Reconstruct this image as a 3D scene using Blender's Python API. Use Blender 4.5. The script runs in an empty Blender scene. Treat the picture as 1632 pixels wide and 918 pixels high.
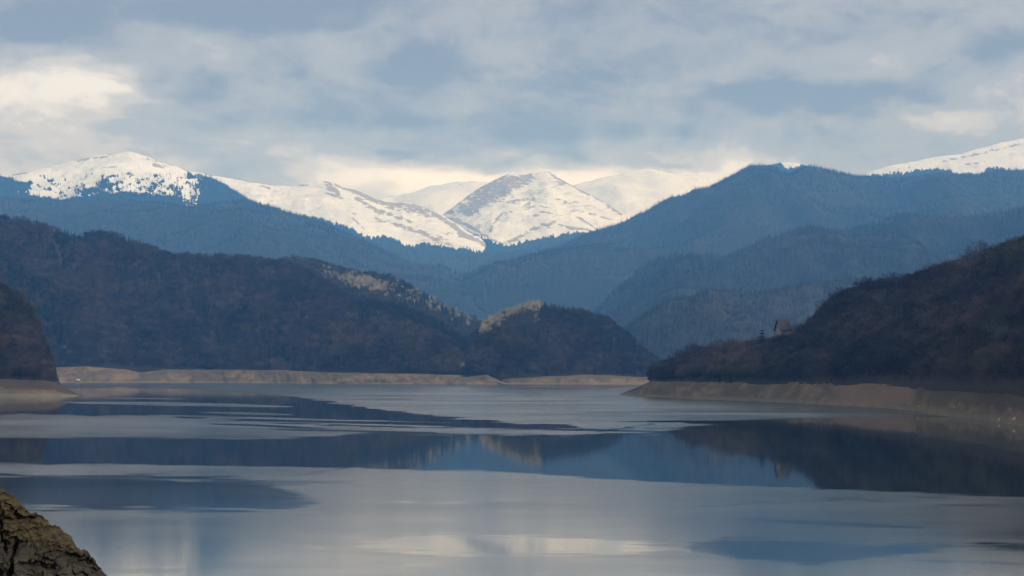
import bpy, math, random
import numpy as np

R = math.radians
random.seed(7)
rng = np.random.default_rng(7)
F = 3045.0      # focal length in units of the 1632-wide photograph
H = 25.0        # eye height above the lake
HZ = 588.0      # row of the horizon
scene = bpy.context.scene
col = scene.collection

# ------------------------------------------------------------------ camera
cd = bpy.data.cameras.new('camera')
cam = bpy.data.objects.new('camera', cd)
col.objects.link(cam)
cam.location = (0, 0, H)
cam.rotation_euler = (R(90), 0, 0)
cd.sensor_width = 36
cd.lens = 36 * F / 1632
cd.shift_y = (HZ - 459) / 1632
cd.clip_start = 0.5
cd.clip_end = 60000
scene.camera = cam
scene.render.engine = 'CYCLES'
scene.cycles.volume_bounces = 2
scene.cycles.max_bounces = 6
scene.cycles.diffuse_bounces = 2
scene.cycles.glossy_bounces = 3
scene.cycles.use_denoising = True
scene.view_settings.view_transform = 'Standard'
scene.view_settings.look = 'None'
scene.view_settings.gamma = 1
scene.view_settings.exposure = 0.0
scene.view_settings.use_curve_mapping = False

# ------------------------------------------------------------------ node helpers
class NT:
    """tiny expression builder for shader nodes"""
    def __init__(s, tree):
        s.t = tree
    def n(s, typ, **kw):
        nd = s.t.nodes.new(typ)
        for k, v in kw.items():
            setattr(nd, k, v)
        return nd
    def put(s, sock, v):
        if isinstance(v, bpy.types.NodeSocket):
            s.t.links.new(v, sock)
        elif v is not None:
            if hasattr(sock.default_value, '__len__') and not hasattr(v, '__len__'):
                v = (v, v, v)
            if hasattr(sock.default_value, '__len__') and len(sock.default_value) == 4 and len(v) == 3:
                v = (*v, 1)
            sock.default_value = v
    def m(s, op, a, b=None, c=None, clamp=False):
        nd = s.n('ShaderNodeMath', operation=op, use_clamp=clamp)
        for i, v in enumerate((a, b, c)):
            if v is not None:
                s.put(nd.inputs[i], v)
        return nd.outputs[0]
    def mix(s, f, a, b, blend='MIX'):
        nd = s.n('ShaderNodeMix', data_type='RGBA', blend_type=blend)
        s.put(nd.inputs[0], f); s.put(nd.inputs[6], a); s.put(nd.inputs[7], b)
        return nd.outputs[2]
    def noise(s, vec, scale=1, detail=4, rough=.55, dist=0.0, out=0):
        nd = s.n('ShaderNodeTexNoise')
        if vec is not None: s.put(nd.inputs['Vector'], vec)
        nd.inputs['Scale'].default_value = scale
        nd.inputs['Detail'].default_value = detail
        nd.inputs['Roughness'].default_value = rough
        nd.inputs['Distortion'].default_value = dist
        return nd.outputs[out]
    def ramp(s, v, lo, hi, smooth=True):
        nd = s.n('ShaderNodeMapRange', interpolation_type='SMOOTHSTEP' if smooth else 'LINEAR')
        s.put(nd.inputs[0], v)
        nd.inputs[1].default_value = lo; nd.inputs[2].default_value = hi
        return nd.outputs[0]
    def xyz(s, x, y, z=0.0):
        nd = s.n('ShaderNodeCombineXYZ')
        for i, v in enumerate((x, y, z)): s.put(nd.inputs[i], v)
        return nd.outputs[0]
    def sep(s, v):
        nd = s.n('ShaderNodeSeparateXYZ'); s.put(nd.inputs[0], v)
        return nd.outputs
    def scale(s, v, k):
        nd = s.n('ShaderNodeVectorMath', operation='MULTIPLY')
        s.put(nd.inputs[0], v); nd.inputs[1].default_value = k
        return nd.outputs[0]

def srgb(r, g, b):
    f = lambda c: c / 12.92 if c <= .04045 else ((c + .055) / 1.055) ** 2.4
    return (f(r / 255), f(g / 255), f(b / 255))

# ------------------------------------------------------------------ sky and sun
SUN_EL, SUN_AZ = 32.0, 118.0        # azimuth clockwise from +Y: behind the camera, to its right
SUN_STRENGTH = 2.2
world = bpy.data.worlds.new('World')
scene.world = world
world.use_nodes = True
wt = world.node_tree
wt.nodes.clear()
w = NT(wt)
tc = w.n('ShaderNodeTexCoord').outputs['Generated']
dx, dy, dz = w.sep(tc)
sky = w.n('ShaderNodeTexSky', sky_type='NISHITA')
sky.sun_disc = False
sky.sun_elevation = R(SUN_EL)
sky.sun_rotation = R(SUN_AZ)
sky.air_density = 1.0
sky.dust_density = 1.5
bg_sky = w.n('ShaderNodeBackground')
w.put(bg_sky.inputs[0], sky.outputs[0]); bg_sky.inputs[1].default_value = 0.10
# cloud cover in directions: a = sideways angle, e = elevation, in degrees
ady = w.m('MAXIMUM', w.m('ABSOLUTE', dy), 0.05)
a = w.m('MULTIPLY', w.m('DIVIDE', dx, ady), 57.3)
e = w.m('MULTIPLY', w.m('DIVIDE', dz, ady), 57.3)
e = w.m('MINIMUM', e, 400.0)
p = w.xyz(a, w.m('MULTIPLY', e, 1.0), 0.0)
warp = w.n('ShaderNodeTexNoise')
w.put(warp.inputs['Vector'], w.scale(tc, (9, 9, 26))); warp.inputs['Scale'].default_value = 1.4
warp.inputs['Detail'].default_value = 5; warp.inputs['Roughness'].default_value = .6
wx, wy, wz = w.sep(warp.outputs['Color'])
aw = w.m('ADD', a, w.m('MULTIPLY', w.m('SUBTRACT', wx, .5), 5.0))
ew = w.m('ADD', e, w.m('MULTIPLY', w.m('SUBTRACT', wy, .5), 2.2))
def blob(px, py, rx, ry):
    ca = (px - 816) / F * 57.3; ce = (HZ - py) / F * 57.3
    ra = rx / F * 57.3; re = ry / F * 57.3
    u = w.m('DIVIDE', w.m('SUBTRACT', aw, ca), ra)
    v = w.m('DIVIDE', w.m('SUBTRACT', ew, ce), re)
    d = w.m('ADD', w.m('MULTIPLY', u, u), w.m('MULTIPLY', v, v))
    return w.m('POWER', 2.718, w.m('MULTIPLY', d, -1.0))
n1 = w.noise(w.scale(tc, (9, 9, 22)), 1.0, 8, .6, .7)
n2 = w.noise(w.scale(tc, (24, 24, 46)), 1.0, 8, .62, .5)
n3 = w.noise(w.scale(tc, (64, 64, 100)), 1.0, 5, .62, .3)
D = w.m('MULTIPLY_ADD', n1, 1.15, .11)
D = w.m('ADD', D, w.m('MULTIPLY_ADD', n2, .66, -.33))
D = w.m('ADD', D, w.m('MULTIPLY_ADD', n3, .34, -.17))
for (px, py, rx, ry, k) in ((130, 135, 170, 48, -.40), (60, 170, 150, 40, -.16), (1000, 292, 220, 34, -.4), (700, 290, 160, 26, -.3), (20, 205, 220, 50, -.25), (1550, 190, 110, 30, -.35), (1300, 88, 130, 28, -.16), (480, 225, 90, 24, -.12),
                            (1270, 8, 120, 16, -.2), (1440, 182, 50, 14, -.2), (540, 65, 120, 20, -.08),
                            (60, 45, 150, 34, .26), (400, 12, 190, 34, .34), (690, 95, 90, 46, .32), (330, 138, 80, 36, .26), (1265, 152, 160, 26, .34),
                            (590, 192, 250, 24, .18), (1600, 70, 90, 36, .22), (900, 130, 160, 36, .14), (655, 248, 34, 10, .30), (1000, 215, 190, 22, .16), (840, 248, 70, 22, .34), (1060, 262, 60, 10, .2)):
    D = w.m('ADD', D, w.m('MULTIPLY', blob(px, py, rx, ry), k * 1.3 if k > 0 else k))
band = w.ramp(w.m('ADD', e, w.m('MULTIPLY_ADD', n1, 1.2, -.6)), 7.2, 5.4)
D = w.m('SUBTRACT', D, w.m('MULTIPLY', band, .30))
cream = (.92, .98, 1.12); light = srgb(205, 208, 217); grey = srgb(171, 175, 184); dark = srgb(130, 135, 149)
c = w.mix(w.ramp(D, .10, .38), cream, light)
c = w.mix(w.ramp(D, .36, .58), c, grey)
c = w.mix(w.ramp(D, .56, .98), c, dark)
c = w.mix(w.m('MULTIPLY', blob(800, 300, 260, 34), .6), c, (1.35, 1.38, 1.42))
# cover above the picture: bright even deck
up = w.ramp(e, 10.8, 19)
c = w.mix(w.m('MULTIPLY', up, .7), c, srgb(226, 233, 242))
bg_c = w.n('ShaderNodeBackground')
w.put(bg_c.inputs[0], c); bg_c.inputs[1].default_value = 1.08
ms = w.n('ShaderNodeMixShader')
ms.inputs[0].default_value = .93
wt.links.new(bg_sky.outputs[0], ms.inputs[1]); wt.links.new(bg_c.outputs[0], ms.inputs[2])
wo = w.n('ShaderNodeOutputWorld')
wt.links.new(ms.outputs[0], wo.inputs[0])

sd = bpy.data.lights.new('sun', 'SUN')
sd.energy = SUN_STRENGTH
sd.angle = R(8)
sd.color = (1, .975, .93)
sun = bpy.data.objects.new('sun', sd)
col.objects.link(sun)
sun.rotation_euler = (R(90 - SUN_EL), 0, R(180 - SUN_AZ) + math.pi * 0)
# a sun lamp shines along its -Z; rotated about X by 90-el it comes from -Y, then turned about Z
sun.rotation_euler = (R(90 - SUN_EL), 0, R(180 - SUN_AZ))
sun.location = (500, -800, 900)

# ------------------------------------------------------------------ materials
def material(name, build, bump=None):
    m = bpy.data.materials.new(name)
    m.use_nodes = True
    t = NT(m.node_tree)
    b = m.node_tree.nodes['Principled BSDF']
    b.inputs['Roughness'].default_value = .9
    b.inputs['Specular IOR Level'].default_value = .15
    build(t, b)
    return m

def two_tone(c1, c2, scale, c3=None, s3=1.0, rand=0.0, rough=.9):
    def f(t, b):
        pos = t.n('ShaderNodeNewGeometry').outputs['Position']
        if scale < .02: pos = t.scale(pos, (1, .3, 1))
        c = t.mix(t.ramp(t.noise(pos, scale, 4), .38, .62), c1, c2)
        if c3 is not None:
            c = t.mix(t.ramp(t.noise(pos, s3, 5, .6), .5, .66), c, c3)
        if rand:
            r = t.n('ShaderNodeObjectInfo').outputs['Random']
            hsv = t.n('ShaderNodeHueSaturation')
            t.put(hsv.inputs['Value'], t.m('MULTIPLY_ADD', r, rand * 2, 1 - rand))
            t.put(hsv.inputs['Color'], c)
            c = hsv.outputs[0]
        t.put(b.inputs['Base Color'], c)
        b.inputs['Roughness'].default_value = rough
    return f

M = {}
M['twig'] = material('bare_twigs', two_tone((.025, .022, .028), (.080, .060, .056), .014, (.034, .028, .033), .0045, .6))
M['twig_olive'] = material('budding_twigs', two_tone((.052, .052, .032), (.070, .058, .040), .005, None, 1, .4))
M['twig_pale_sun'] = material('pale_sun_toned_twigs', two_tone((.42, .36, .22), (.24, .21, .14), .03, None, 1, .3))  # sunlight on the wood patches is put into this pale twig colour
M['bark'] = material('brown_bark', two_tone((.055, .042, .034), (.09, .072, .06), .5, None, 1, .2))
M['birch_bark'] = material('white_birch_bark', two_tone((.55, .53, .48), (.35, .33, .29), .6, None, 1, .2))
M['needle'] = material('spruce_needles', two_tone((.006, .013, .012), (.012, .022, .015), .01, None, 1, .35))
M['far_needle'] = material('mountain_forest_needles', two_tone((.010, .018, .016), (.026, .030, .024), .0016, (.060, .046, .044), .0011, .4))
M['soil'] = material('leaf_litter', two_tone((.036, .026, .024), (.022, .02, .018), .01, None))
M['far_soil'] = material('mountain_forest_floor', two_tone((.022, .028, .022), (.034, .034, .028), .002, None))

def snow_build(t, b):
    pos = t.scale(t.n('ShaderNodeNewGeometry').outputs['Position'], (.65, .65, .65))
    at = t.n('ShaderNodeAttribute', attribute_name='rock').outputs['Fac']
    x, y, z = t.sep(pos)
    n = t.noise(t.scale(pos, (.014, .004, .022)), 1, 8, .7, .8)
    na = t.m('ADD', at, t.m('MULTIPLY_ADD', n, 1.0, -.5))
    rock = t.m('MULTIPLY', t.ramp(na, .18, .85), .85)
    wood = t.n('ShaderNodeAttribute', attribute_name='wood').outputs['Fac']
    n2 = t.noise(t.scale(pos, (.012, .012, .05)), 1, 5, .6)
    rc = t.mix(n2, (.22, .19, .16), (.40, .36, .32))
    n3 = t.noise(t.scale(pos, (.004, .004, .01)), 1, 6, .6)
    sc = t.mix(t.ramp(n3, .35, .7), (.85, .86, .87), (.70, .715, .74))
    wn = t.noise(t.scale(pos, (.03, .01, .02)), 1, 5, .7)
    wd = t.ramp(t.m('ADD', wood, t.m('MULTIPLY_ADD', wn, 1.0, -.5)), .42, .58)
    t.put(b.inputs['Base Color'], t.mix(wd, t.mix(rock, sc, rc), (.018, .026, .022)))
    bm = t.n('ShaderNodeBump'); bm.inputs['Strength'].default_value = .5; bm.inputs['Distance'].default_value = 60
    t.put(bm.inputs['Height'], t.noise(t.scale(pos, (.006, .003, .008)), 1, 7, .6))
    t.put(b.inputs['Normal'], bm.outputs[0])
M['snow'] = material('snow_and_rock', snow_build)

def bank_build(t, b):
    pos = t.n('ShaderNodeNewGeometry').outputs['Position']
    x, y, z = t.sep(pos)
    earth = t.n('ShaderNodeAttribute', attribute_name='earth').outputs['Fac']
    stripe = t.n('ShaderNodeAttribute', attribute_name='stripe').outputs['Fac']
    n = t.noise(t.scale(pos, (.035, .02, .05)), 1, 6, .62, .5)
    base = t.mix(t.ramp(n, .36, .62), (.09, .067, .042), (.205, .140, .080))
    base = t.mix(t.m('MULTIPLY', t.ramp(stripe, .42, .62), .8), base, (.085, .072, .046))  # slanted olive grooves; the lit look of the ridges between is colour too
    olive = t.noise(t.scale(pos, (.05, .014, .10)), 1, 5, .6, .3)
    base = t.mix(t.m('MULTIPLY', t.ramp(olive, .5, .62), .75), base, (.095, .086, .052))
    base = t.mix(earth, base, (.20, .128, .092))
    # level water marks in the bare ground, and a paler strip at the waterline
    zz = t.m('ADD', z, t.m('MULTIPLY', n, 2.2))
    lines = t.noise(t.xyz(0, 0, zz), 2.6, 3, .6)
    base = t.mix(t.m('MULTIPLY', t.ramp(lines, .45, .65), .35), base, (.22, .18, .12))
    base = t.mix(t.m('MULTIPLY', t.ramp(zz, 5.0, 2.2), .5), base, (.20, .175, .13))
    br = t.n('ShaderNodeAttribute', attribute_name='brown').outputs['Fac']
    base = t.mix(br, base, t.mix(n, (.040, .030, .020), (.085, .066, .044)))
    st = t.noise(pos, 1.2, 3, .7)
    base = t.mix(t.m('MULTIPLY', t.ramp(st, .62, .7), .5), base, (.34, .31, .27))
    t.put(b.inputs['Base Color'], base)
    bm = t.n('ShaderNodeBump'); bm.inputs['Strength'].default_value = .8; bm.inputs['Distance'].default_value = 2.5
    t.put(bm.inputs['Height'], t.noise(pos, .25, 7, .65))
    t.put(b.inputs['Normal'], bm.outputs[0])
M['bank'] = material('bare_lake_bank', bank_build)

def water_build(t, b):
    pos = t.n('ShaderNodeNewGeometry').outputs['Position']
    calm = t.n('ShaderNodeAttribute', attribute_name='calm').outputs['Fac']
    x, y, z = t.sep(pos)
    n = t.noise(t.scale(pos, (.012, .02, 1)), 1, 6, .62, .5)
    k = t.ramp(t.m('ADD', calm, t.m('MULTIPLY_ADD', n, .36, -.18)), .04, .96)
    gust = t.ramp(t.noise(t.scale(pos, (.006, .011, 1)), 1, 5, .6, .4), .35, .7)
    t.put(b.inputs['Base Color'], (.012, .022, .028))
    b.inputs['IOR'].default_value = 1.333
    b.inputs['Specular IOR Level'].default_value = .5
    far_ = t.ramp(y, 250, 390)
    top_r = t.m('ADD', t.m('MULTIPLY_ADD', gust, .07, .065), t.m('MULTIPLY', far_, .075))
    t.put(b.inputs['Roughness'], t.m('MULTIPLY_ADD', k, t.m('SUBTRACT', .035, top_r), top_r))
    bm = t.n('ShaderNodeBump'); bm.inputs['Distance'].default_value = .05
    t.put(bm.inputs['Strength'], t.m('MULTIPLY_ADD', k, -.09, .10))
    t.put(bm.inputs['Height'], t.noise(t.scale(pos, (.25, .6, 1)), 1, 4, .6))
    t.put(b.inputs['Normal'], bm.outputs[0])
M['water'] = material('lake_water', water_build)

def cliff_build(t, b):
    pos = t.n('ShaderNodeNewGeometry').outputs['Position']
    grass = t.n('ShaderNodeAttribute', attribute_name='grassy').outputs['Fac']
    crack = t.n('ShaderNodeAttribute', attribute_name='crack').outputs['Fac']
    n = t.noise(pos, 2.2, 8, .68, .5)
    n2 = t.noise(t.scale(pos, (1, 1, 2.2)), 6.5, 6, .7)
    rock = t.mix(t.ramp(n, .35, .68), (.026, .022, .016), (.058, .049, .037))
    rock = t.mix(t.m('MULTIPLY', t.ramp(n2, .56, .68), .6), rock, (.125, .098, .072))
    g = t.mix(t.ramp(n2, .38, .62), (.026, .021, .010), (.080, .057, .029))
    k = t.ramp(t.m('ADD', grass, t.m('MULTIPLY', t.m('SUBTRACT', n, .5), 1.3)), .35, .65)
    c = t.mix(k, rock, g)
    c = t.mix(t.m('MULTIPLY', crack, .7), c, (.02, .018, .016))
    t.put(b.inputs['Base Color'], c)
    bm = t.n('ShaderNodeBump'); bm.inputs['Strength'].default_value = 1; bm.inputs['Distance'].default_value = .06
    t.put(bm.inputs['Height'], t.m('ADD', n, t.m('MULTIPLY', n2, .5)))
    t.put(b.inputs['Normal'], bm.outputs[0])
M['cliff'] = material('mossy_rock', cliff_build)
M['plaster'] = material('weathered_plaster', two_tone((.25, .235, .215), (.17, .16, .15), .4, None))
M['brown_wall'] = material('brown_timber', two_tone((.12, .095, .08), (.085, .07, .06), .5, None))
M['roofing'] = material('dark_roofing', two_tone((.035, .035, .04), (.05, .048, .05), .5, None, 1, 0, .6))
M['glass'] = material('dark_window_glass', two_tone((.02, .025, .03), (.03, .035, .04), .5, None, 1, 0, .1))
M['white'] = material('white_paint', two_tone((.6, .6, .58), (.5, .5, .48), .5, None))
M['stone'] = material('pale_boulder', two_tone((.55, .53, .49), (.38, .36, .32), 1.2, None))

# ------------------------------------------------------------------ numeric helpers
def _hash(ix, iy, s):
    h = (ix.astype(np.int64) * 374761393 + iy.astype(np.int64) * 668265263 + s * 974634777) & 0x7fffffff
    h = ((h ^ (h >> 13)) * 1274126177) & 0x7fffffff
    return ((h ^ (h >> 16)) & 0xffff) / 65535.0
def vnoise(x, y, s=0):
    x = np.asarray(x, float); y = np.asarray(y, float)
    ix = np.floor(x); iy = np.floor(y); fx = x - ix; fy = y - iy
    fx = fx * fx * (3 - 2 * fx); fy = fy * fy * (3 - 2 * fy)
    a = _hash(ix, iy, s); b = _hash(ix + 1, iy, s); c = _hash(ix, iy + 1, s); d = _hash(ix + 1, iy + 1, s)
    return (a * (1 - fx) + b * fx) * (1 - fy) + (c * (1 - fx) + d * fx) * fy
def fbm(x, y, s=0, o=5, g=.5):
    r = 0; k = 1; t = 0
    for i in range(o):
        r = r + k * vnoise(x * 2 ** i, y * 2 ** i, s + i * 17); t += k; k *= g
    return r / t
def ridged(x, y, s=0, o=4):
    r = 0; k = 1; t = 0
    for i in range(o):
        r = r + k * (1 - np.abs(2 * vnoise(x * 2 ** i, y * 2 ** i, s + i * 13) - 1)); t += k; k *= .5
    return r / t
def L(pts, i=1):
    xs = [q[0] for q in pts]; ys = [q[i] for q in pts]
    return lambda px: np.interp(px, xs, ys)
def smooth(x, a, b):
    t = np.clip((x - a) / (b - a), 0, 1)
    return t * t * (3 - 2 * t)
def SL(pts):
    """smoother interpolation of a traced line (linear, then lightly blurred)"""
    f = L(pts)
    return lambda px: (f(px - 9) + f(px - 4) + 2 * f(px) + f(px + 4) + f(px + 9)) / 6

def link(name, me, mats, parent=None):
    o = bpy.data.objects.new(name, me)
    for m in mats: me.materials.append(m)
    col.objects.link(o)
    if parent: o.parent = parent
    return o
def tag(o, label=None, cat=None, group=None, kind=None):
    if label: o['label'] = label
    if cat: o['category'] = cat
    if group: o['group'] = group
    if kind: o['kind'] = kind
    return o
def mesh_np(name, V, Fc, attrs=None, smoothf=True):
    me = bpy.data.meshes.new(name)
    V = np.asarray(V, np.float32); Fc = np.asarray(Fc, np.int32)
    n = Fc.shape[1]
    me.vertices.add(len(V)); me.vertices.foreach_set('co', V.ravel())
    me.loops.add(Fc.size); me.loops.foreach_set('vertex_index', Fc.ravel())
    me.polygons.add(len(Fc)); me.polygons.foreach_set('loop_start', np.arange(0, Fc.size, n, dtype=np.int32))
    if smoothf: me.polygons.foreach_set('use_smooth', np.ones(len(Fc), bool))
    me.update(calc_edges=True)
    for k, v in (attrs or {}).items():
        a_ = me.attributes.new(k, 'FLOAT', 'POINT'); a_.data.foreach_set('value', np.asarray(v, np.float32).ravel())
    return me
def grid_faces(nv, nu):
    i = np.arange((nv - 1) * nu).reshape(nv - 1, nu)[:, :-1].ravel()
    return np.stack([i, i + 1, i + nu + 1, i + nu], 1)

class Sheet:
    """a hillside: columns run away from the lake, from the foot line to the crest and down its far side"""
    def __init__(s, name, crest, yc, yf, zf, px0, px1, nu=260, nv=70, back=.7, prof=.85, amp=0, sc=300, seed=1, mats=('soil',), rough=0, attr=None, drop=.6, crest_noise=0, K=1.0):
        s.px = np.linspace(px0, px1, nu)
        Yc = L(yc)(s.px) * K; Yf = L(yf)(s.px) * K; Zf = L(zf)(s.px) * K
        amp *= K; sc *= K; rough *= K
        cy = SL(crest)(s.px)
        Zc = H + (HZ - cy) * Yc / F
        Zc = np.maximum(Zc, Zf + .5)
        nb = max(6, nv // 5)
        v = np.concatenate([[-.001], np.linspace(0, 1, nv), 1 + np.linspace(0, back, nb + 1)[1:]])
        VV, PX = np.meshgrid(v, s.px, indexing='ij')
        Y = Yf + (Yc - Yf) * VV
        X = (PX - 816) * Y / F
        z = Zf + (Zc - Zf) * np.clip(VV, 0, 1) ** prof
        z = z - np.where(VV > 1, (VV - 1) ** 1.3 * (Zc - Zf) * drop / back ** 1.3 * 1.0, 0)
        z = np.where(VV < 0, -5.0, z)
        env = np.clip(4 * VV * (1 - VV), 0, 1) * smooth(VV, 0, .15)
        if amp:
            z = z + env * amp * (ridged(X / sc, Y / sc * .45, seed) - .55)
        if rough:
            z = z + rough * np.clip(VV * 6, 0, 1) * (fbm(X / (sc * .18), Y / (sc * .18), seed + 5) - .5)
        if crest_noise:
            z = z + crest_noise * (fbm(X / 60, Y / 400, seed + 9, 4) - .5) * smooth(VV, .5, 1)
        s.X, s.Y, s.Z, s.V = X, Y, z, VV
        s.PX = PX; s.PY = HZ - (z - H) * F / Y
        s.nu = nu; s.nv = len(v)
        at = attr(s) if attr else None
        s.obj = link(name, mesh_np(name, np.stack([X, Y, z], -1).reshape(-1, 3), grid_faces(s.nv, nu), at), [M[m] for m in mats])
        s.obj['kind'] = 'structure'
    def scatter(s, n, keep=None, vmax=1.08, pxr=(-70, 1720)):
        """n random spots spread evenly over the ground"""
        X, Y, Z = s.X, s.Y, s.Z
        A = (X[:-1, 1:] - X[:-1, :-1]) * np.abs(Y[1:, :-1] - Y[:-1, :-1])
        A = np.abs(A) * (s.V[:-1, :-1] < vmax) * (s.V[:-1, :-1] >= 0) * (s.PX[:-1, :-1] > pxr[0]) * (s.PX[:-1, :-1] < pxr[1])
        pr = A.ravel() / A.sum()
        k = rng.choice(len(pr), n, p=pr)
        i, j = np.divmod(k, s.nu - 1)
        a_, b_ = rng.random(n), rng.random(n)
        def bi(G):
            return (G[i, j] * (1 - b_) + G[i, j + 1] * b_) * (1 - a_) + (G[i + 1, j] * (1 - b_) + G[i + 1, j + 1] * b_) * a_
        P = np.stack([bi(X), bi(Y), bi(Z), bi(s.V), bi(s.PX), bi(s.PY)], 1)
        if keep is not None:
            P = P[rng.random(n) < keep(P)]
        return P
    def at(s, px, v):
        """ground point on column px at fraction v of the slope"""
        j = np.interp(px, s.px, np.arange(s.nu)); j0 = int(min(j, s.nu - 2)); b_ = j - j0
        vv = s.V[:, 0]; i = np.interp(v, vv, np.arange(s.nv)); i0 = int(min(i, s.nv - 2)); a_ = i - i0
        g = lambda G: (G[i0, j0] * (1 - b_) + G[i0, j0 + 1] * b_) * (1 - a_) + (G[i0 + 1, j0] * (1 - b_) + G[i0 + 1, j0 + 1] * b_) * a_
        return float(g(s.X)), float(g(s.Y)), float(g(s.Z))

# ------------------------------------------------------------------ tree shapes
def tube(pts, rad, k=5):
    V, Fc = [], []
    for (q, r) in zip(pts, rad):
        for j in range(k):
            an = 2 * math.pi * j / k
            V.append((q[0] + r * math.cos(an), q[1] + r * math.sin(an), q[2]))
    for i in range(len(pts) - 1):
        for j in range(k):
            j2 = (j + 1) % k
            Fc.append((i * k + j, i * k + j2, (i + 1) * k + j2, (i + 1) * k + j))
    return V, Fc
def join(parts):
    V, Fc = [], []
    for v, f in parts:
        o = len(V); V += list(v); Fc += [tuple(a_ + o for a_ in q) for q in f]
    return V, Fc
def slivers(P, D, wd, r):
    """thin quads at points P along D"""
    n = len(P)
    S = np.cross(D, r.normal(size=(n, 3))); S /= np.linalg.norm(S, axis=1)[:, None] + 1e-9
    S = S * np.asarray(wd).reshape(-1, 1)
    V = np.stack([P - S, P + S, P + D + S * .35, P + D - S * .35], 1).reshape(-1, 3)
    Fc = np.arange(4 * n).reshape(n, 4)
    return [tuple(v) for v in V], [tuple(int(a_) for a_ in f) for f in Fc]

def broadleaf(seed, h=15., wide=.36, n=420, fat=.10, low=.22):
    """leafless tree: forked limbs (bark) and a haze of upward twigs"""
    r = np.random.default_rng(seed)
    lean = r.normal(size=2) * .03 * h
    tp = [(0, 0, -1.2), (0, 0, h * .12), (lean[0] * .4, lean[1] * .4, h * .4), (lean[0], lean[1], h * .8)]
    wood = [tube(tp, [h * .016, h * .013, h * .009, h * .002])]
    cl = []
    for q in range(9):
        an = q * 2.4 + r.random(); z0 = h * (low + .34 * r.random())
        ln = h * wide * (.55 + .6 * r.random())
        end = np.array([math.cos(an) * ln, math.sin(an) * ln, z0 + h * (.18 + .25 * r.random())])
        mid = np.array([math.cos(an) * ln * .5, math.sin(an) * ln * .5, (z0 + end[2]) / 2 - h * .01])
        end[2] = min(end[2], h * .86)
        wood.append(tube([(0, 0, z0), tuple(mid), tuple(end)], [h * .006, h * .004, h * .001], 4))
        cl.append(end); cl.append(mid * .9 + end * .1 + np.array([0, 0, h * .1]))
    for q in range(5):
        cl.append(np.array([r.normal() * h * .08, r.normal() * h * .08, h * (.62 + .27 * r.random())]))
    cl = np.array(cl)
    k = r.integers(0, len(cl), n)
    P = cl[k] + r.normal(size=(n, 3)) * np.array([.10, .10, .10]) * h
    P[:, 2] = np.where(P[:, 2] > h * .93, h * (.5 + .4 * r.random(n)), P[:, 2])
    P[:, 2] = np.maximum(P[:, 2], h * low * .8)
    env = np.sqrt(np.clip(1 - ((P[:, 2] / h - .5) / .47) ** 2, .02, 1))
    rr = np.hypot(P[:, 0], P[:, 1]) / (h * wide * 1.15 * env)
    P[:, :2] /= np.maximum(rr, 1)[:, None]
    D = np.stack([P[:, 0] * .35, P[:, 1] * .35, np.full(n, h * .09)], 1) + r.normal(size=(n, 3)) * h * .035
    D *= (.7 + .6 * r.random(n))[:, None]
    tw = slivers(P, D, h * .0065 * fat * 10 * (.5 + r.random(n)), r)
    return join(wood), tw

def spruce(seed, h=18., wide=.17, tiers=13, per=9):
    r = np.random.default_rng(seed)
    wood = tube([(0, 0, -1.2), (0, 0, h * .4), (0, 0, h * .97)], [h * .014, h * .009, h * .001])
    V, Fc = [], []
    for i in range(tiers):
        f = i / (tiers - 1)
        z = h * (.10 + .86 * f); rad = h * wide * (1 - f) ** .8 * (.85 + .3 * r.random()) + h * .012
        for j in range(per if f < .7 else max(4, per - 3)):
            an = 2 * math.pi * (j + r.random() * .7) / per + i
            ln = rad * (.7 + .5 * r.random()); dp = ln * (.25 + .3 * r.random())
            ca, sa = math.cos(an), math.sin(an); wd = ln * .30 + h * .006
            o = len(V)
            V += [(0, 0, z + h * .025), (ca * ln * .6 - sa * wd, sa * ln * .6 + ca * wd, z - dp * .5), (ca * ln, sa * ln, z - dp), (ca * ln * .6 + sa * wd, sa * ln * .6 - ca * wd, z - dp * .6)]
            Fc.append((o, o + 1, o + 2, o + 3))
    V += [(-h * .01, 0, h * .93), (h * .01, 0, h * .93), (0, 0, h), (0, h * .004, h * .96)]
    Fc.append((len(V) - 4, len(V) - 3, len(V) - 2, len(V) - 1))
    return wood, (V, Fc)

def merge_mesh(name, a_, b_, ma, mb):
    V, Fc = join([a_, b_])
    me = mesh_np(name, V, Fc, None, False)
    me.materials.append(ma); me.materials.append(mb)
    idx = np.zeros(len(Fc), np.int32); idx[len(a_[1]):] = 1
    me.polygons.foreach_set('material_index', idx)
    return me
def part_mesh(name, g, m):
    me = mesh_np(name, g[0], g[1], None, False); me.materials.append(m)
    return me

BR = [broadleaf(10 + i, 15, .30 + .05 * (i % 3), 520, .085 + .02 * (i % 2), .16 + .04 * (i % 2)) for i in range(6)]
SP = [spruce(40 + i, 18, .15 + .02 * (i % 3)) for i in range(4)] + [spruce(55, 17, .42, 9, 17)]
BI = [broadleaf(70 + i, 17, .17, 240, .08, .30) for i in range(3)]
FAR = [spruce(90 + i, 17, .19, 7, 6) for i in range(3)]
FARB = [broadleaf(60 + i, 14, .33, 170, .2, .14) for i in range(3)]

def source(name, meshes):
    c_ = bpy.data.collections.new(name)
    for i, me in enumerate(meshes):
        c_.objects.link(bpy.data.objects.new('%s_%02d' % (name, i), me))
    return c_
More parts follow.
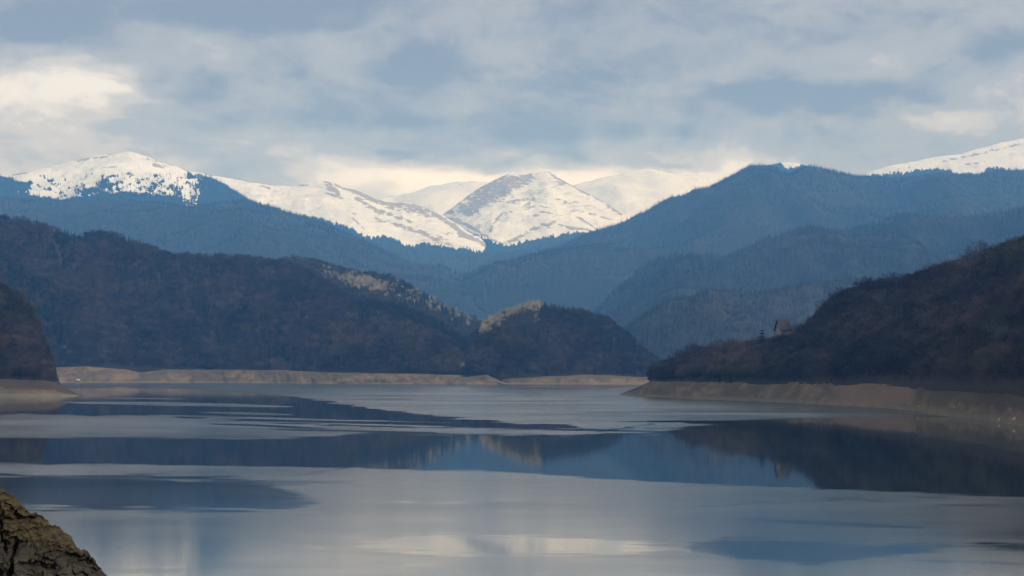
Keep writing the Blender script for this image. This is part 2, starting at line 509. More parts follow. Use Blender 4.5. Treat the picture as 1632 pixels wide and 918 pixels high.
# variants, in name order, are picked by index
wood_src = source('mixed_wood', [merge_mesh('bare_tree', BR[i][0], BR[i][1], M['bark'], M['twig']) for i in range(5)]                # 0-4
                  + [merge_mesh('bare_tree', BR[5][0], BR[5][1], M['bark'], M['twig_olive'])]                                       # 5
                  + [merge_mesh('spruce', g[0], g[1], M['bark'], M['needle']) for g in SP[:3]]                                      # 6-8
                  + [merge_mesh('birch', g[0], g[1], M['birch_bark'], M['twig_pale_sun']) for g in BI[:2]]                              # 9-10
                  + [merge_mesh('far_bare', g[0], g[1], M['bark'], M['twig']) for g in FARB]                                        # 11-13
                  + [merge_mesh('far_olive', FARB[1][0], FARB[1][1], M['bark'], M['twig_olive'])])                                  # 14
far_src = source('mountain_wood', [merge_mesh('far_spruce', g[0], g[1], M['bark'], M['far_needle']) for g in FAR])

def forest(name, P, idx, sc, src, label):
    me = bpy.data.meshes.new(name)
    me.vertices.add(len(P)); me.vertices.foreach_set('co', P[:, :3].astype(np.float32).ravel())
    for k, v, t in (('vsize', sc, 'FLOAT'), ('vturn', rng.random(len(P)) * 6.28, 'FLOAT'), ('vkind', idx, 'INT')):
        a_ = me.attributes.new(k, t, 'POINT'); a_.data.foreach_set('value', np.asarray(v, np.int32 if t == 'INT' else np.float32))
    o = link(name, me, [])
    g = bpy.data.node_groups.new(name, 'GeometryNodeTree')
    g.interface.new_socket('Geometry', in_out='INPUT', socket_type='NodeSocketGeometry')
    g.interface.new_socket('Geometry', in_out='OUTPUT', socket_type='NodeSocketGeometry')
    N = g.nodes.new; K = g.links.new
    gi, go = N('NodeGroupInput'), N('NodeGroupOutput')
    ci = N('GeometryNodeCollectionInfo'); ci.inputs['Collection'].default_value = src
    ci.inputs['Separate Children'].default_value = True; ci.inputs['Reset Children'].default_value = True
    ip = N('GeometryNodeInstanceOnPoints'); ip.inputs['Pick Instance'].default_value = True
    def attr(nm, t):
        q = N('GeometryNodeInputNamedAttribute'); q.data_type = t; q.inputs['Name'].default_value = nm
        return [x for x in q.outputs if x.enabled and x.name == 'Attribute'][0]
    cx = N('ShaderNodeCombineXYZ'); K(attr('vturn', 'FLOAT'), cx.inputs[2])
    sx = N('ShaderNodeCombineXYZ'); sz = attr('vsize', 'FLOAT')
    for i in range(3): K(sz, sx.inputs[i])
    K(gi.outputs[0], ip.inputs['Points']); K(ci.outputs[0], ip.inputs['Instance'])
    K(attr('vkind', 'INT'), ip.inputs['Instance Index']); K(cx.outputs[0], ip.inputs['Rotation']); K(sx.outputs[0], ip.inputs['Scale'])
    K(ip.outputs[0], go.inputs[0])
    md = o.modifiers.new('trees', 'NODES'); md.node_group = g
    tag(o, label, 'forest', None, 'stuff')
    return o

# ------------------------------------------------------------------ ground, lake
XR, Y0, Y1 = 14000, -600, 27500
me = mesh_np('lake_bed', [(-XR, Y0, -6), (XR, Y0, -6), (XR, Y1, -6), (-XR, Y1, -6)], [(0, 1, 2, 3)])
link('ground', me, [M['soil']])['kind'] = 'structure'

def build_water():
    # rows closer together near the camera; the calm attribute marks where wind does not ruffle the lake
    rows = np.concatenate([[Y0], H * F / np.linspace(420, 20, 640), [5200]])
    px = np.concatenate([[-3000, -1500], np.linspace(-500, 2150, 330), [3500, 5200]])
    RY, PX = np.meshgrid(rows, px, indexing='ij')
    X = (PX - 816) * np.maximum(np.abs(RY), 600 * (RY < 0)) / F
    X = np.where(RY < 0, np.sign(PX - 816) * np.abs(PX - 816) * 250 / F, X)
    PY = HZ + H * F / np.maximum(RY, 60)
    calm = np.zeros_like(PY)
    wob = (fbm(PX / 260, PY / 16, 3, 5) - .5)
    wob2 = (fbm(PX / 90, PY / 5, 8, 4) - .5)
    wob3 = (fbm(PX / 75, PY / 1.7, 12, 4, .6) - .5)
    def zone(top, bot, s_=3.0, k=1.0, w1=10, w2=5, w3=5):
        nonlocal calm
        t = L(top)(PX) + wob * w1 + wob2 * w2; b_ = L(bot)(PX) + wob * w1 - wob2 * w2
        m = smooth(PY + wob3 * w3, t - s_, t + s_) * (1 - smooth(PY + wob3 * w3, b_ - s_, b_ + s_))
        calm = np.maximum(calm, m * k)
    # the main mirror band
    zone([(-500, 697), (0, 698), (450, 700), (560, 692), (900, 692), (1050, 691), (1100, 680), (1180, 673), (1632, 666), (2200, 664)],
         [(-500, 736), (0, 738), (500, 744), (800, 751), (1000, 765), (1350, 781), (1632, 792), (2200, 805)], 3.6, 1, 2, 3, 10)
    # left: glassy patch under the promontory with wind streaks through it
    zone([(-500, 612), (0, 618), (240, 618), (330, 622), (470, 632), (560, 646), (700, 664), (900, 679), (940, 683)],
         [(-500, 664), (0, 660), (230, 661), (420, 672), (560, 680), (900, 684), (940, 683)], 1.0, 1, 0, 2, 11)
    zone([(-500, 900), (1060, 672), (1130, 671), (1250, 667), (1632, 664)], [(-500, 900), (1060, 673), (1130, 676), (1250, 674), (1632, 668)], 1.0, 1, 0, 1)
    def streak(x0, x1, y0, y1, th, k=1.0, s_=1.2):
        nonlocal calm
        t = np.clip((PX - x0) / (x1 - x0), 0, 1)
        yc = y0 + (y1 - y0) * t + wob2 * 1.6
        hw = th * np.sqrt(np.clip(4 * t * (1 - t), 0, 1)) * (.75 + .8 * (wob + .3))
        m = (1 - smooth(np.abs(PY - yc), hw - s_ * .5, hw + s_ * .5)) * (hw > .15)
        calm = calm * (1 - m) if k == 0 else np.maximum(calm, m * k)
    # ruffled slivers cut into the glassy patch
    streak(95, 470, 641, 648, 2.6, 0); streak(140, 300, 634, 636, .9, 0)
    streak(320, 470, 657, 661, 2.0, 0); streak(230, 760, 661, 676, 1.6, 0); streak(420, 900, 672, 686, 1.2, 0)
    # thin calm slivers
    streak(330, 520, 675, 683, 1.6); streak(560, 925, 672, 682, 2.2); streak(430, 700, 684, 690, 1.5); streak(700, 1130, 680, 690, 1.4)
    streak(980, 1350, 672, 671, 1.4); streak(860, 1150, 619, 622, .8); streak(700, 1000, 615, 617, .7); streak(1430, 1480, 657, 661, .9)
    # lower left: half-calm, soft edged
    zone([(-500, 752), (0, 752), (250, 757), (420, 770), (520, 800)], [(-500, 806), (0, 806), (130, 812), (300, 816), (430, 814), (520, 801)], 7, .68, 10, 14, 34)
    zone([(-500, 900), (300, 764), (600, 766), (800, 772)], [(-500, 900), (300, 772), (600, 774), (800, 773)], 4, .5, 6, 6, 12)
    # bottom centre: patch mirroring the bright sky, bottom right: mirrors the mountain
    zone([(-500, 990), (560, 868), (640, 856), (700, 850), (900, 852), (1060, 868)], [(-500, 990), (560, 868), (620, 878), (700, 884), (900, 884), (1060, 876)], 8, .85, 8, 10, 26)
    zone([(-500, 990), (1060, 868), (1150, 857), (1300, 862), (1500, 878)], [(-500, 990), (1060, 872), (1150, 890), (1300, 900), (1500, 882)], 6, .75, 10, 8, 16)
    streak(300, 500, 783, 790, 3, .6, 5); streak(360, 500, 803, 809, 4, .6, 5); streak(60, 330, 770, 772, 2.5, .9, 4)
    streak(160, 350, 777, 780, 2.0, .35, 9)
    streak(1180, 1480, 827, 842, 4, .45, 4); streak(1440, 1640, 893, 899, 4, .6, 4)
    zone([(-500, 912), (150, 912), (600, 903), (1200, 920), (2200, 930)], [(-500, 1100), (2200, 1100)], 8, .55, 10, 5)
    V = np.stack([X, RY, np.zeros_like(X)], -1).reshape(-1, 3)
    link('water', mesh_np('lake_water', V, grid_faces(len(rows), len(px)), {'calm': calm}), [M['water']])['kind'] = 'structure'
build_water()

# ------------------------------------------------------------------ snow mountains
def line_keep(pts, edge=4, patch=None):
    f = L(pts)
    return lambda P: np.where(P[:, 5] > f(P[:, 4]) + (fbm(P[:, 4] / 14, P[:, 5] / 8, 91, 3) - .5) * edge * 4 + (fbm(P[:, 4] / 2.2, P[:, 5] / 9, 93, 3) - .5) * 11, 1.0, 0.0)
tl = line_keep([(-400, 290), (-40, 284), (0, 280), (20, 285), (45, 291), (50, 290), (78, 284), (80, 302), (35, 306), (60, 312), (100, 318), (118, 318), (120, 302), (140, 290), (180, 288), (200, 298), (215, 306), (240, 300), (290, 316), (292, 326), (324, 326), (325, 300), (318, 286),
                (298, 274), (303, 273), (400, 270)], 1.0)
def s1keep(P):
    px, py = P[:, 4], P[:, 5]
    pat = fbm(px / 13, py / 7, 95, 4, .6)
    px = px + (fbm(px / 9, py / 9, 201, 4, .6) - .5) * 12; py = py + (fbm(px / 12, py / 8, 203, 4, .6) - .5) * 7
    fine = fbm(px / 2.4, py / 5.5, 195, 3, .6) - .5
    pat = pat + fine * .75
    # dense wood: left shoulder, right shoulder, and ragged clumps between
    left = (py > np.interp(px, [-400, 0, 20, 45, 60, 82, 84], [290, 280, 285, 291, 285, 284, 330])) & ((px < 48) | (py < 302) | (py > 312)) & (px < 62 + (fbm(px / 9, py / 9, 207, 3) - .5) * 70 - (py > 304) * 26)
    low = py > np.interp(px, [0, 40, 100, 130, 200, 250, 290, 292, 324, 326, 400], [306, 308, 318, 313, 306, 310, 316, 330, 330, 280, 270]) + fine * 9
    rightw = (px > 298) & (py > np.interp(px, [298, 316, 324, 326], [273, 284, 300, 270])) & ((px > 318) | (py < 285))
    clump = (px > 118) & (px < 296) & (py > np.interp(px, [118, 150, 190, 215, 240, 296], [302, 286, 288, 300, 290, 300])) & (pat > .49)
    bits = (px > 60) & (px < 325) & (py > 277) & (pat > .68)
    bits |= (px > 280) & (py > 283) & (pat > .55)
    return np.where(left | low | rightw | clump, 1.0, np.where(bits, .75, 0.0))

wood_mid = line_keep([(300, 330), (400, 322), (470, 344), (500, 345), (555, 362), (575, 374), (592, 380), (612, 374), (630, 380), (645, 392), (680, 388), (720, 394), (770, 402), (775, 392), (800, 390)], 1.5)
wood_centre = line_keep([(640, 372), (700, 352), (760, 374), (790, 388), (812, 392), (815, 389), (850, 381), (900, 372), (945, 369), (1000, 362)], 1)
wood_right = line_keep([(1180, 258), (1244, 258), (1250, 268), (1280, 264), (1300, 262), (1370, 280), (1500, 268), (1530, 276), (1565, 278), (1575, 266), (1632, 272), (2000, 268)], 1)
def rock_lines(lines, bare=.5, wood=None):
    def f(s):
        wobx = (fbm(s.PX / 22, s.PY / 14, 31, 4) - .5)
        best = np.zeros_like(s.PX)
        for (pts, wd, k) in lines:
            for (x0, y0), (x1, y1) in zip(pts[:-1], pts[1:]):
                dx_, dy_ = x1 - x0, y1 - y0
                t = np.clip(((s.PX - x0) * dx_ + (s.PY - y0) * dy_) / (dx_ ** 2 + dy_ ** 2), 0, 1)
                d = np.hypot(s.PX - (x0 + t * dx_), s.PY - (y0 + t * dy_)) * (1 + wobx * 1.2)
                best = np.maximum(best, k * (1 - smooth(d, wd * .3, wd * 2.4)))
        # broken, streaky edges; small bare streaks scattered over the slopes
        n_ = fbm((s.PX + s.PY * .9) / 8, (s.PY - s.PX * .3) / 2.4, 37, 5, .62)
        m_ = fbm((s.PX - s.PY * .5) / 11, (s.PY + s.PX * .12) / 2.0, 39, 5, .62)
        hi = fbm(s.PX / 40, s.PY / 22, 41, 3)
        best = smooth(best * .9 + (n_ - .5) * 1.7, .40, .62)
        best = np.maximum(best, bare * smooth(m_ + (hi - .5) * .4, .61, .72))
        P = np.zeros((s.PX.size, 6)); P[:, 4] = s.PX.ravel(); P[:, 5] = s.PY.ravel(); P[:, 0] = s.X.ravel(); P[:, 1] = s.Y.ravel()
        return {'rock': best, 'wood': wood(P) if wood else np.zeros(s.PX.size)}
    return f

FARK = 1.55
FS = Sheet('snow_mountain_far', [(300, 315), (520, 310), (600, 318), (660, 304), (720, 292), (760, 290), (830, 296), (900, 296), (950, 284), (1000, 272), (1040, 270), (1110, 280), (1160, 300), (1300, 330)],
           [(0, 15600)] * 1, [(0, 13500)], [(0, 200)], 300, 1300, 260, 90, .4, .9, 260, 1200, 3, ('snow',), 60,
           rock_lines([([(618, 313), (655, 303)], 1.6, .8), ([(720, 286), (735, 292)], 2.5, .45)], .15), K=FARK)
SC = Sheet('snow_mountain_middle', [(640, 372), (700, 345), (715, 334), (750, 308), (790, 284), (812, 277), (840, 280), (858, 275), (872, 272), (886, 281), (905, 292), (940, 310), (965, 325), (1000, 347), (1040, 380)],
           [(0, 13600)], [(0, 11200)], [(0, 380)], 640, 1040, 520, 260, .35, .8, 150, 700, 11, ('snow',), 40,
           rock_lines([([(712, 334), (740, 316), (770, 300), (800, 284)], 3.2, .8), ([(745, 332), (780, 312), (815, 292), (840, 280)], 8.5, .9), ([(760, 320), (800, 300)], 4, .6),  # rock; the broad streak also paints the grey of the shaded left flank
                       ([(700, 338), (730, 338), (760, 336)], 3, .8), ([(872, 272), (885, 283), (915, 297), (950, 315), (990, 342)], 1.7, .85),
                       ([(700, 345), (730, 352), (760, 368), (790, 385)], 2.2, .9), ([(780, 372), (790, 352), (800, 340), (815, 337)], 2.0, .7),
                       ([(838, 332), (855, 329), (875, 331)], 1.4, .6), ([(850, 345), (866, 338), (880, 339)], 2.0, .65), ([(812, 386), (850, 365), (884, 354)], 2.6, .72),
                       ([(890, 357), (910, 364), (935, 365), (950, 372)], 1.4, .95), ([(920, 345), (940, 358), (955, 368)], 1.3, .8), ([(835, 330), (850, 318), (830, 318)], 2, .55),
                       ([(885, 318), (930, 325)], 1.4, .55), ([(800, 325), (830, 318)], 1.6, .55), ([(940, 340), (975, 350)], 1.4,   .6)], .6, wood_centre), K=FARK)
SM = Sheet('snow_mountain_left', [(300, 272), (345, 283), (400, 292), (430, 295), (470, 294), (518, 289), (535, 293), (560, 302), (600, 318), (650, 324), (690, 335), (720, 352), (760, 376), (800, 396), (830, 405)],
           [(0, 12200)], [(0, 9900)], [(0, 300)], 300, 830, 640, 260, .35, .8, 140, 600, 5, ('snow',), 35,
           rock_lines([([(520, 290), (530, 300), (538, 308)], 5, .8), ([(518, 306), (545, 316)], 2, .7), ([(535, 294), (565, 305), (600, 320), (625, 330)], 3.4, .95),
                       ([(612, 322), (650, 328), (680, 338)], 5, .9), ([(570, 316), (600, 335), (640, 348)], 2.8, .75), ([(600, 350), (640, 360), (680, 374), (720, 390)], 3.0, .75),
                       ([(690, 340), (720, 358), (740, 375), (780, 392)], 3.2, .95), ([(415, 297), (430, 300)], 1.2, .7), ([(455, 296), (490, 295)], 1.3, .7), ([(560, 345), (580, 365)], 1.2, .7),
                       ([(545, 330), (570, 345)], 1.1, .5), ([(640, 345), (655, 355)], 1.4, .7), ([(700, 370), (740, 378)], 1.4, .5)], .5, wood_mid), K=FARK)
SL1 = Sheet('snow_mountain_near', [(-400, 300), (-100, 292), (0, 282), (30, 276), (100, 262), (150, 251), (175, 246), (205, 242), (235, 249), (255, 260), (275, 263), (300, 274), (320, 278), (345, 288), (370, 301), (400, 320), (440, 350), (480, 400)],
            [(0, 10700)], [(0, 9000)], [(0, 300)], -400, 480, 1000, 260, .35, .85, 120, 500, 7, ('snow',), 25,
            rock_lines([([(20, 279), (45, 275)], 1.3, .8), ([(125, 256), (140, 253)], 2, .7), ([(150, 252), (170, 250)], 1.5, .7), ([(172, 247), (185, 245)], 1.4, .7), ([(205, 242), (220, 244)], 1.4, .7),
                        ([(235, 252), (250, 257)], 2, .75), ([(245, 263), (260, 266)], 2.4, .8), ([(268, 261), (290, 267)], 1.4, .8), ([(140, 270), (220, 262)], .9, .45), ([(150, 283), (250, 275)], .9, .4)], .25, s1keep), K=FARK)
SR = Sheet('snow_mountain_right', [(1180, 270), (1245, 258), (1262, 259), (1285, 264), (1340, 290), (1370, 281), (1400, 270), (1430, 262), (1480, 252), (1520, 246), (1580, 232), (1632, 220), (1800, 190), (2000, 180)],
           [(0, 11500)], [(0, 9700)], [(0, 300)], 1180, 2000, 520, 160, .35, .85, 120, 600, 9, ('snow',), 25,
           rock_lines([([(1500, 258), (1560, 245), (1632, 228)], 1.2, .6), ([(1540, 262), (1570, 258)], 1.2, .6), ([(1430, 270), (1470, 264)], 1, .5)], .25, wood_right), K=FARK)

# ------------------------------------------------------------------ forested mountains
FM1 = Sheet('hill_forested_left', [(-500, 330), (-100, 325), (0, 322), (100, 324), (200, 321), (290, 331), (340, 330), (395, 320), (440, 333), (500, 350), (560, 377), (620, 408), (680, 440), (720, 457), (780, 495), (860, 540)],
            [(0, 8600)], [(0, 5600)], [(0, 120)], -500, 860, 320, 120, .5, .85, 300, 900, 21, ('far_soil',), 30, K=FARK)
FMB = Sheet('hill_forested_valley', [(420, 360), (520, 372), (600, 388), (660, 402), (740, 412), (800, 404), (830, 398), (870, 389), (930, 378), (970, 378), (1050, 395)],
            [(0, 9900)], [(0, 7600)], [(0, 150)], 420, 1050, 200, 60, .5, .85, 90, 700, 23, ('far_soil',), 20, K=FARK)
FM3 = Sheet('hill_forested_right', [(690, 500), (745, 458), (800, 436), (860, 411), (940, 381), (1000, 358), (1060, 331), (1120, 304), (1170, 276), (1200, 263), (1230, 263), (1240, 269), (1250, 279), (1262, 276), (1290, 269), (1340, 278), (1385, 289), (1425, 288), (1500, 276),
                                    (1550, 282), (1600, 276), (1632, 275), (1800, 265), (2100, 270)],
            [(0, 9000)], [(0, 5900)], [(0, 120)], 690, 2100, 360, 130, .5, .85, 420, 1000, 27, ('far_soil',), 40, K=FARK)
FM4 = Sheet('hill_forested_front', [(880, 560), (960, 505), (1000, 480), (1050, 455), (1090, 435), (1150, 425), (1200, 402), (1250, 390), (1290, 378), (1350, 372), (1400, 358), (1450, 342), (1500, 350), (1560, 345), (1632, 340), (2100, 330)],
            [(0, 6600)], [(0, 4700)], [(0, 60)], 880, 2100, 300, 110, .5, .85, 360, 700, 33, ('far_soil',), 40, K=1.38)
FM5 = Sheet('hill_forested_low', [(900, 585), (960, 560), (1010, 528), (1060, 500), (1130, 482), (1220, 474), (1300, 468), (1400, 455), (1550, 450), (2100, 440)],
            [(0, 5200)], [(0, 3900)], [(0, 30)], 900, 2100, 240, 80, .5, .85, 180, 400, 37, ('far_soil',), 30, K=1.15)

# ------------------------------------------------------------------ near wooded hills
def yw(pts):
    return [(q[0], H * F / (q[1] - HZ)) for q in pts]
shore_R = [(985, 630), (1040, 633), (1100, 636), (1250, 642), (1400, 650), (1450, 655), (1480, 661), (1550, 668), (1632, 680), (1750, 700), (2000, 750)]
shore_RY = yw(shore_R)
off = lambda pts, d: [(q[0], q[1] + d) for q in pts]

N1 = Sheet('hill_wooded_left', [(-500, 360), (-60, 356), (0, 353), (50, 358), (100, 374), (135, 382), (160, 374), (200, 384), (270, 411), (330, 414), (400, 416), (460, 424), (520, 455), (560, 490), (640, 560), (700, 590)],
           [(-500, 4100), (400, 4300), (700, 4100)], [(-500, 3550), (400, 3540), (700, 3200)], [(-500, 26), (380, 22), (700, 14)], -500, 700, 330, 120, .5, .8, 60, 260, 41, ('soil',), 14)
N1B = Sheet('hill_wooded_spur', [(-500, 395), (-100, 398), (0, 410), (60, 445), (120, 465), (180, 490), (230, 505), (290, 520), (340, 555), (400, 590), (460, 600)],
            [(0, 3760)], [(0, 3530)], [(-500, 27), (90, 27), (140, 28), (200, 23), (260, 23), (460, 22)], -500, 460, 240, 80, .4, .8, 30, 160, 43, ('soil',), 8)
N0 = Sheet('hill_wooded_near', [(-500, 380), (-100, 430), (0, 468), (40, 492), (66, 545), (84, 585), (94, 612), (112, 640)],
           [(0, 2050)], [(0, 1790)], [(-500, 14), (75, 14), (95, 5), (112, -4)], -500, 112, 160, 60, .4, .85, 12, 100, 47, ('soil',), 5)
N2 = Sheet('hill_wooded_ridge', [(400, 430), (460, 416), (520, 424), (560, 438), (620, 444), (660, 464), (700, 488), (740, 508), (775, 520), (800, 560), (830, 585)],
           [(0, 4900)], [(0, 4100)], [(0, 30)], 400, 830, 200, 90, .4, .8, 50, 240, 53, ('soil',), 12)
N3 = Sheet('hill_wooded_knoll', [(330, 600), (360, 520), (400, 470), (460, 458), (520, 466), (570, 484), (640, 490), (700, 519), (740, 545), (770, 560), (790, 600), (800, 610)],
           [(0, 3900)], [(330, 3520), (440, 3385), (600, 3222), (760, 3108), (812, 3085)], [(330, 22), (440, 22), (520, 20), (640, 17), (730, 15), (760, 12), (800, 8)], 330, 800, 240, 100, .4, .8, 40, 200, 57, ('soil',), 10)
N3B = Sheet('hill_wooded_dome', [(500, 602), (540, 560), (590, 536), (640, 528), (690, 534), (730, 552), (760, 580), (790, 606)],
            [(0, 3450)], [(500, 3330), (600, 3224), (760, 3110), (812, 3090)], [(500, 20), (640, 17), (730, 15), (790, 12)], 500, 790, 160, 60, .4, .65, 8, 100, 59, ('soil',), 4)
N4 = Sheet('hill_wooded_centre', [(735, 606), (755, 535), (780, 519), (800, 507), (840, 493), (880, 494), (920, 501), (960, 510), (1000, 540), (1020, 562), (1050, 585), (1100, 596), (1150, 604)],
           [(0, 3500)], [(0, 3110)], [(0, 13)], 735, 1150, 240, 100, .4, .75, 22, 140, 61, ('soil',), 8)
N5 = Sheet('hill_wooded_right', [(1035, 607), (1060, 594), (1080, 584), (1130, 569), (1180, 566), (1215, 563), (1235, 548), (1285, 545), (1300, 522), (1350, 483), (1400, 475), (1425, 478), (1450, 462), (1500, 448), (1560, 433), (1632, 402), (2000, 300)],
           [(1035, 1900), (1200, 1620), (1400, 1560), (1632, 1400), (2000, 1250)], off(shore_RY, 26), [(985, 9), (1035, 13.5), (1100, 14.4), (2000, 14.4)], 1035, 2000, 300, 100, .5, .85, 12, 110, 67, ('soil',), 5)

# ------------------------------------------------------------------ bare banks
def bank(name, px0, px1, water, top_z, width, seed, earth=None, nu=400, gully=1.4, stripe_sc=11.0, brown=0.0, stripe_k=1.0):
    px = np.linspace(px0, px1, nu)
    Yw = L(water)(px); zt = L(top_z)(px); wd = L(width)(px)
    v = np.concatenate([[-.25], np.linspace(0, 1, 22), [1.25]])
    VV, PX = np.meshgrid(v, px, indexing='ij')
    Yg = Yw + wd * VV
    X = (PX - 816) * Yg / F
    z = -1.0 + (zt + 1.0) * np.clip(VV, 0, 1) ** .9 - np.where(VV < 0, 3, 0)
    z = z - np.where(VV > 1.1, 1.5, 0)
    z = z + smooth(VV, .3, 1) * (fbm(PX / 45, VV * 2, seed + 60, 4) - .5) * np.clip(zt, 0, 3)
    s_ = np.interp(PX[0], px, np.concatenate([[0], np.cumsum(np.hypot(np.diff(X[2]), np.diff(Yg[2])))]))
    env = np.clip(4 * VV * (1 - VV), 0, 1)
    Yg = Yg + 0 * X - env * gully * 2.2 * (ridged(s_ / 38 + VV * .5, VV * .8 + 3, seed) - .5) * 2
    Yg = Yg + (fbm(s_ / 22, VV * 2, seed + 4) - .5) * 14 * smooth(VV, -.3, 0.05)
    z = z + env * (fbm(s_ / 9, VV * 3, seed + 2) - .5) * 1.4
    ea = np.zeros_like(X)
    stp = fbm((s_ - VV * wd * 1.3) / stripe_sc, VV * 1.2 + s_ * 0, seed + 30, 4) + .16 * (VV - .45)
    stp = .42 + (stp - .42) * (1 - .95 * smooth(PX, 1340, 1470)) * stripe_k
    for (a0, a1) in (earth or []):
        je = (fbm(PX / 16, VV * 3, seed + 50, 4) - .5) * 50
        ea = np.maximum(ea, .75 * smooth(PX + VV * 14 + je, a0, a0 + 26) * (1 - smooth(PX + je, a1 - 12, a1 + 4)) * smooth(VV + je / 90, .02, .2))
    o = link(name, mesh_np(name, np.stack([X, Yg, z], -1).reshape(-1, 3), grid_faces(len(v), nu), {'earth': ea, 'stripe': stp * (1 - ea), 'brown': np.maximum(brown, .75 * smooth(PX, 1450, 1495)) * smooth(VV + .5 * (fbm(s_ / 16, VV * 3, seed + 8) - .5), .3, .5)}), [M['bank']])
    o['kind'] = 'structure'
    return X, Yg, z, PX, VV
bank('shore_right', 985, 2000, shore_RY, [(985, .3), (1000, 4), (1020, 9), (1040, 13.6), (1100, 14.4), (2000, 14.4)], [(985, 14), (1040, 26), (2000, 30)], 71, [(1330, 1455)], 620, 1.6)
bank('shore_left', -500, 133, [(-500, 1700), (0, 1745), (100, 1745), (125, 1765), (133, 1800)], [(-500, 15), (60, 15), (85, 14), (133, -.5)], [(-500, 40), (100, 40), (133, 30)], 73, None, 260, 1.2, 11, 1.0)
bank('shore_far_left', -500, 460, [(-500, 3450), (300, 3460), (460, 3300)], [(-500, 27), (90, 28), (140, 29), (200, 24), (225, 19), (260, 24), (460, 23)], [(-500, 60)], 75, None, 400, 3.2, 42, 0, .8)
bank('shore_far_middle', 440, 812, [(440, 3320), (600, 3160), (760, 3060), (812, 3040)], [(440, 22), (520, 20), (640, 17), (730, 15), (746, 12), (775, 16), (800, 4), (812, 0)], [(440, 55), (760, 40), (812, 20)], 77, None, 300, 3.2, 42, 0, .8)
bank('shore_far_centre', 790, 1120, [(790, 3090), (900, 3060), (1120, 3060)], [(790, 14), (870, 13), (930, 16), (990, 14), (1010, 12), (1120, 13)], [(790, 40)], 79, None, 240, 3.2, 36, 0, .8)

# ------------------------------------------------------------------ woods
def kinds(P, con, olive, birch, far=False, seed=0):
    """pick a tree for every spot: stands of spruce, budding trees and pale sun-toned birch among bare wood"""
    n = len(P)
    a_ = fbm(P[:, 0] / 70, P[:, 1] / 260, 200 + seed, 4); b_ = fbm(P[:, 0] / 90, P[:, 1] / 300, 300 + seed, 4)
    k = rng.integers(11, 14, n) if far else rng.integers(0, 5, n)
    ol = (b_ + rng.normal(size=n) * .05) > np.quantile(b_, 1 - olive) if olive else np.zeros(n, bool)
    k[ol] = 14 if far else 5
    co = con(P) if callable(con) else np.full(n, con)
    sel = (a_ + rng.normal(size=n) * .03) > np.quantile(a_, 1 - np.clip(co, 0, .999).mean()) if not callable(con) else rng.random(n) < co
    sel |= (a_ + rng.normal(size=n) * .06) > np.quantile(a_, .86)
    k[sel] = rng.integers(6, 9, sel.sum())
    if birch is not None:
        s_ = rng.random(n) < birch(P)  # share of pale birches that stand in for sun patches
        k[s_] = rng.integers(9, 11, s_.sum())
    return k
def size(n, lo=.65, hi=1.22): return lo + (hi - lo) * rng.random(n) ** 1.3
def near_line(P, pts, wd):
    """1 near a traced line of the picture, fading out"""
    best = np.zeros(len(P))
    for (x0, y0), (x1, y1) in zip(pts[:-1], pts[1:]):
        dx_, dy_ = x1 - x0, y1 - y0
        t = np.clip(((P[:, 4] - x0) * dx_ + (P[:, 5] - y0) * dy_) / (dx_ ** 2 + dy_ ** 2), 0, 1)
        d = np.hypot(P[:, 4] - (x0 + t * dx_), P[:, 5] - (y0 + t * dy_))
        best = np.maximum(best, 1 - smooth(d, wd * .6, wd * 1.3))
    return best

P = N1.scatter(9000)
con = lambda P: np.clip(.9 * near_line(P, [(0, 350), (60, 356)], 8) + .85 * near_line(P, [(95, 372), (112, 385)], 8) + .8 * near_line(P, [(130, 385), (160, 400)], 10) + .55 * near_line(P, [(70, 380), (120, 440), (250, 430)], 16)
                            + .7 * near_line(P, [(200, 430), (280, 450), (330, 500)], 22) + .55 * near_line(P, [(330, 440), (420, 480), (440, 540)], 30) + .06, 0, .95) * (fbm(P[:, 0] / 60, P[:, 1] / 120, 77, 3) > .42)
forest('forest_left_hill', P, kinds(P, con, .12, None, False, 1), size(len(P)), wood_src, 'dusky bare brown forest with dark spruces covering the tall hill on the left')
P = N1B.scatter(3600)
con = lambda P: np.clip(.9 * near_line(P, [(10, 400), (30, 440), (20, 470)], 14) + .95 * near_line(P, [(60, 460), (70, 500), (90, 540)], 18) + .8 * near_line(P, [(90, 530), (120, 560)], 14) + .03, 0, .95)
forest('forest_left_spur', P, kinds(P, con, .1, None, False, 2), size(len(P)), wood_src, 'reddish brown bare wood with a dark spruce stand on the spur at left')
P = N2.scatter(4200)
bi = lambda P: np.clip(.8 * near_line(P, [(552, 452), (580, 456), (610, 463)], 9) + .22 * near_line(P, [(520, 440), (620, 466), (660, 476)], 13) + .18 * near_line(P, [(690, 490), (745, 515)], 12), 0, .95)  # pale trees stand in for a patch of sun on the ridge
forest('forest_ridge', P, kinds(P, .18, .45, bi, False, 3), size(len(P)), wood_src, 'olive wood with a sun patch coloured as pale birch on the ridge left of centre')
P = N3.scatter(4300)
con = lambda P: np.clip(.97 * near_line(P, [(575, 486), (640, 500), (700, 528), (740, 552), (770, 570)], 17) + .5 * near_line(P, [(400, 470), (470, 480), (420, 530)], 24) + .3 * near_line(P, [(400, 570), (550, 575)], 14) + .03, 0, .97)
forest('forest_knoll', P, kinds(P, con, .1, None, False, 4), size(len(P)), wood_src, 'bare wood with a dark spruce belt running down the knoll left of centre')
P = N3B.scatter(1500)
forest('forest_dome', P, kinds(P, .02, .05, None, False, 5), size(len(P), .6, .95), wood_src, 'purplish bare wood on the low dome above the far middle shore')
P = N4.scatter(4200)
bi = lambda P: np.clip(.85 * near_line(P, [(768, 530), (800, 510), (835, 492), (850, 490)], 12) + .3 * near_line(P, [(850, 495), (855, 520)], 6), 0, .97)  # sunlight on the shoulder laid in as pale tree colour
